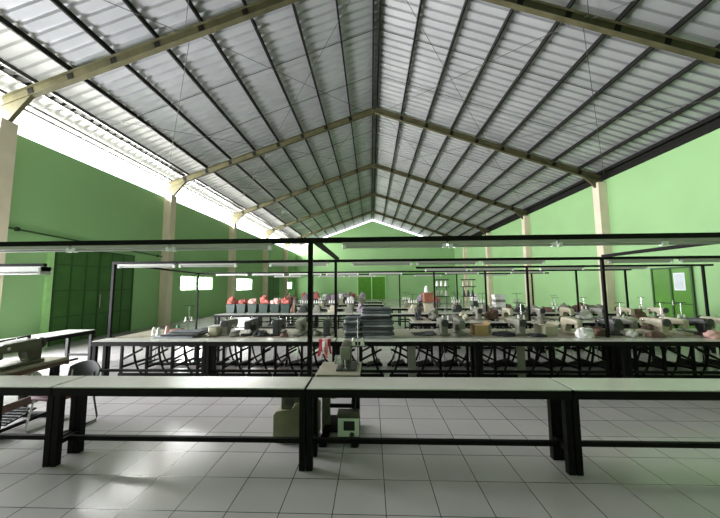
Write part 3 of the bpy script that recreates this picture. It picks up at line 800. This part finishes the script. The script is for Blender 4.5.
b = MB(); b.tube([(0, -.12, .15), (0, -.12, .03)], .008, 8); b.box(-.02, .02, -.14, -.10, .028, .036); b.build('needle_bar', 'steel', t)
b = MB()
for z in (.07, .11, .15): b.box(-.13, -.05, -.08, .04, z, z + .012)
b.box(-.06, -.05, -.03, .03, .026, .165)
b.build('guide_plates', 'steel', t)
ps.place((-.17, 3.66, TZ), 0, 'thin thread stand on the single sewing table behind the front benches', None)
h = MB().box(-.115, .115, -.06, .06, .06, .27, .012).build('control_box', 'cap_white', T1, True); h.location = (.095, -.11, 0); h['label'] = 'white control box with a black screen'
MB().box(-.12, .12, -.07, .06, .255, .31, .01).build('lid', 'mach_olive', h, True)
MB().box(-.05, .07, -.068, -.058, .13, .225).build('screen', 'dark_rubber', h)
MB().lathe([(.001, -.09), (.022, -.09), (.026, -.075), (.026, -.058)], (.04, 0, .085), 'y', 14).build('dial', 'mach_dark', h, True)
MB().box(-.10, .10, -.03, .05, 0.0, .06).build('bracket', 'black_steel', h)
MB().tube([(.07, .0, .30), (.09, .0, .5), (.06, .02, TZ - .042)], .007, 6).build('cable', 'dark_rubber', h)
t = thing('metal_cabinet', 'khaki stepped metal machine cabinet on the floor behind the bench seam', 'cabinet', (-.90, 3.44, 0))
b = MB(); b.prism([(-.18, 0.03), (.30, 0.03), (.30, .36), (.22, .42), (.05, .42), (.03, .345), (-.14, .345), (-.18, .30)], -.13, .13, 'y')
bmesh.ops.bevel(b.bm, geom=list(b.bm.edges), offset=.012, segments=2, affect='EDGES', profile=.5); b.build('casing', 'khaki', t, True)
MB().box(-.10, .09, -.10, .10, .345, .50, .01).build('cover', 'khaki_dark', t, True)
MB().box(-.06, .05, -.106, -.098, .39, .46).build('panel', 'motor', t)
MB().box(.22, .30, -.135, -.10, .37, .44, .008).build('red_cap', 'chair_red', t, True)['label'] = 'dark red cap'
for sx in (-.13, .25): MB().box(sx - .03, sx + .03, -.11, .11, 0, .03).build('foot', 'dark_rubber', t)
b = MB(); b.lathe([(.001, -.02), (.055, -.018), (.065, 0), (.055, .018), (.001, .02)], (.25, -.155, .10), 'y', 14); b.tube([(.25, -.155, .10), (.30, -.15, .2), (.24, -.13, .28)], .014, 8)
b.build('pulley', 'mach_dark', t, True)

# ---- left side: sewing tables set lengthwise, machine seen from its side, chair
def long_table(x, y, label):
    t = thing('sewing_table', label, 'sewing table', (x, y, 0))
    MB().box(-.28, .28, -.40, .40, TZ - .04, TZ, .006, 1).build('tabletop', 'wood_top', t)
    for s in (-1, 1): MB().box(s * .28 - .012, s * .28 + .012, -.40, .40, TZ - .085, TZ - .04).build('apron', 'brown_wood', t)
    for yy in (-.30, .30):
        b = MB(); b.box(-.26, .26, yy - .02, yy + .02, TZ - .075, TZ - .041)
        b.box(.16, .24, yy - .03, yy + .03, .05, TZ - .075); b.box(-.24, -.16, yy - .03, yy + .03, .05, TZ - .075)
        b.box(-.28, .28, yy - .04, yy + .04, 0, .05, .008, 1); b.build('leg_frame', 'black_steel', t)
    MB().box(.22, .25, -.28, .28, .27, .36).build('side_board', 'brown_wood', t)
    MB().box(.215, .245, -.28, .28, .06, .10).build('floor_rail', 'black_steel', t)
    b = MB(); b.bar((-.02, -.16, .09), (-.02, .16, .16), .34, .02)
    for k in range(6): b.bar((-.17, -.13 + k * .05, .112 + k * .011), (.13, -.13 + k * .05, .112 + k * .011), .012, .012)
    b.build('treadle', 'black_steel', t)
    MB().tube([(.10, .1, .15), (.12, .1, TZ - .05)], .007, 6).build('pull_rod', 'steel', t)
    b = MB(); b.lathe([(.001, -.14), (.08, -.13), (.1, -.09), (.1, .06), (.08, .1), (.03, .11), (.001, .16)], (-.02, .18, .5), 'y', 16); b.box(-.04, 0, .12, .22, .58, TZ - .04); b.build('motor', 'cap_white', t, True)
    return t
long_table(-4.44, 3.62, 'sewing table set lengthwise beside the chair, with a brown side board')
pm.place((-4.30, 3.50, TZ), PI / 2, 'olive-black sewing machine seen side-on, on the table beside the chair', None, {'mach_grey': 'mach_olive'})
ps.place((-4.60, 3.35, TZ), PI / 2, 'thin thread stand beside the olive-black sewing machine', None)
t = thing('drop_bar', 'short black steel bar lying raised on the white lengthwise bench', 'bar', (-6.42, 5.15, TZ))
MB().bar((-.02, -.28, .015), (.02, .28, .05), .03).build('rod', 'black_steel', t); MB().box(0, .03, .24, .28, 0, .05).build('foot', 'black_steel', t); MB().box(-.035, -.005, -.28, -.25, 0, .02).build('foot', 'black_steel', t)

t = thing('chair', 'metal framed chair with dark red seat and grey shell back behind the front benches', 'chair', (-3.78, 3.62, -0.0), math.radians(-12))
b = MB(); b.box(-.20, .20, -.20, .19, .375, .42, .015); b.build('seat', 'chair_red', t, True)
b = MB(); n = 9; rows = []
for d in (0, .016):
    for j in range(6):
        r = []
        for i in range(n):
            u = -1 + 2 * i / (n - 1); z = .53 + .20 * j / 5 * (1 - .38 * u * u)
            r.append(b.bm.verts.new((u * .26, .25 + .02 * j / 5 - .06 * u * u + d, z)))
        rows.append(r)
for blk in (0, 6):
    for j in range(5):
        for i in range(n - 1): b.bm.faces.new((rows[blk + j][i], rows[blk + j][i + 1], rows[blk + j + 1][i + 1], rows[blk + j + 1][i]))
for i in range(n - 1):
    b.bm.faces.new((rows[0][i], rows[0][i + 1], rows[6][i + 1], rows[6][i])); b.bm.faces.new((rows[5][i], rows[5][i + 1], rows[11][i + 1], rows[11][i]))
for j in range(5):
    for i in (0, n - 1): b.bm.faces.new((rows[j][i], rows[j + 1][i], rows[7 + j][i], rows[6 + j][i]))
b.build('backrest', 'chair_grey', t, True)
for s in (-1, 1):
    b = MB(); b.tube([(s * .19, .20, .62), (s * .195, .19, .40), (s * .21, .25, .05), (s * .21, .24, .012), (s * .21, -.20, .012), (s * .21, -.22, .05), (s * .195, -.17, .37)], .011, 8)
    b.build('leg_frame', 'steel' if s < 0 else 'motor', t, True)
b = MB(); b.tube([(-.195, .17, .365), (.195, .17, .365)], .01, 8); b.tube([(-.195, -.15, .365), (.195, -.15, .365)], .01, 8); b.build('seat_rail', 'motor', t, True)
# black chair tucked in the third row
t = thing('chair', 'black moulded chair standing behind the third row by the notice door', 'chair', (7.95, 9.15, 0), 0)
MB().box(-.2, .2, -.2, .2, .43, .46, .014).build('seat', 'dark_rubber', t, True)
b = MB(); b.box(-.21, .21, .19, .22, .55, .92, .013, 2); b.build('backrest', 'dark_rubber', t, True)
for s in (-1, 1):
    for y in (-.17, .19): MB().tube([(s * .19, y, 0), (s * .18, y, .44 if y < 0 else .6)], .012, 8).build('leg', 'motor', t, True)

for p in [pf, pm, ps, po, po2] + list(pt.values()): p.finish()

# ------------------------------------------------------------------ light
w = bpy.data.worlds.new('sky'); S.world = w; w.use_nodes = True
bg = w.node_tree.nodes['Background']; bg.inputs['Color'].default_value = (.93, .97, 1, 1); bg.inputs['Strength'].default_value = 4.0
def area(name, loc, rot, sx, sy, power, col=(1, 1, 1)):
    l = bpy.data.lights.new(name, 'AREA'); l.shape = 'RECTANGLE'; l.size = sx; l.size_y = sy; l.energy = power; l.color = col
    o = bpy.data.objects.new(name, l); COL.objects.link(o); o.location = loc; o.rotation_euler = rot
    return o
# sky light through the open left eave
area('eave_daylight', (XL - .42, 20.0, 6.02), (0, -PI / 2 - .2, 0), .45, 33, 4700, (1, .99, .97))
# sunlit ground beside the hall, throwing light up under the eave
area('sunlit_ground', (XL - 10.5, 20, .1), (0, PI, 0), 13.0, 33, 26000, (1, .985, .95))
# daylight through the open doorway in the left wall
area('doorway_daylight', (XL - .3, 5.1, 1.7), (0, -PI / 2, 0), 3.2, 3.7, 3000, (.93, .95, 1))
# ------------------------------------------------------------------ camera
f, pitch, yaw, roll, hc = 296.38, .08877, .03719, -.007175, 1.691
fw = V((-math.sin(yaw) * math.cos(pitch), math.cos(yaw) * math.cos(pitch), math.sin(pitch)))
rt = V((math.cos(yaw), math.sin(yaw), 0)); up = rt.cross(fw)
r2 = rt * math.cos(roll) + up * math.sin(roll); u2 = -rt * math.sin(roll) + up * math.cos(roll)
cd = bpy.data.cameras.new('camera'); cam = bpy.data.objects.new('camera', cd); COL.objects.link(cam)
cam.matrix_world = Matrix(((r2.x, u2.x, -fw.x, 0), (r2.y, u2.y, -fw.y, 0), (r2.z, u2.z, -fw.z, hc), (0, 0, 0, 1)))
cd.sensor_fit = 'HORIZONTAL'; cd.sensor_width = 36; cd.lens = f / 720 * 36; cd.clip_end = 300; cd.clip_start = .05
S.camera = cam
S.view_settings.view_transform = 'Standard'; S.view_settings.look = 'None'; S.view_settings.gamma = 1
S.view_settings.exposure = 0.0; S.view_settings.use_curve_mapping = False
S.cycles.use_denoising = True
S.cycles.max_bounces = 10; S.cycles.diffuse_bounces = 6; S.cycles.glossy_bounces = 4
S.cycles.sample_clamp_indirect = 8
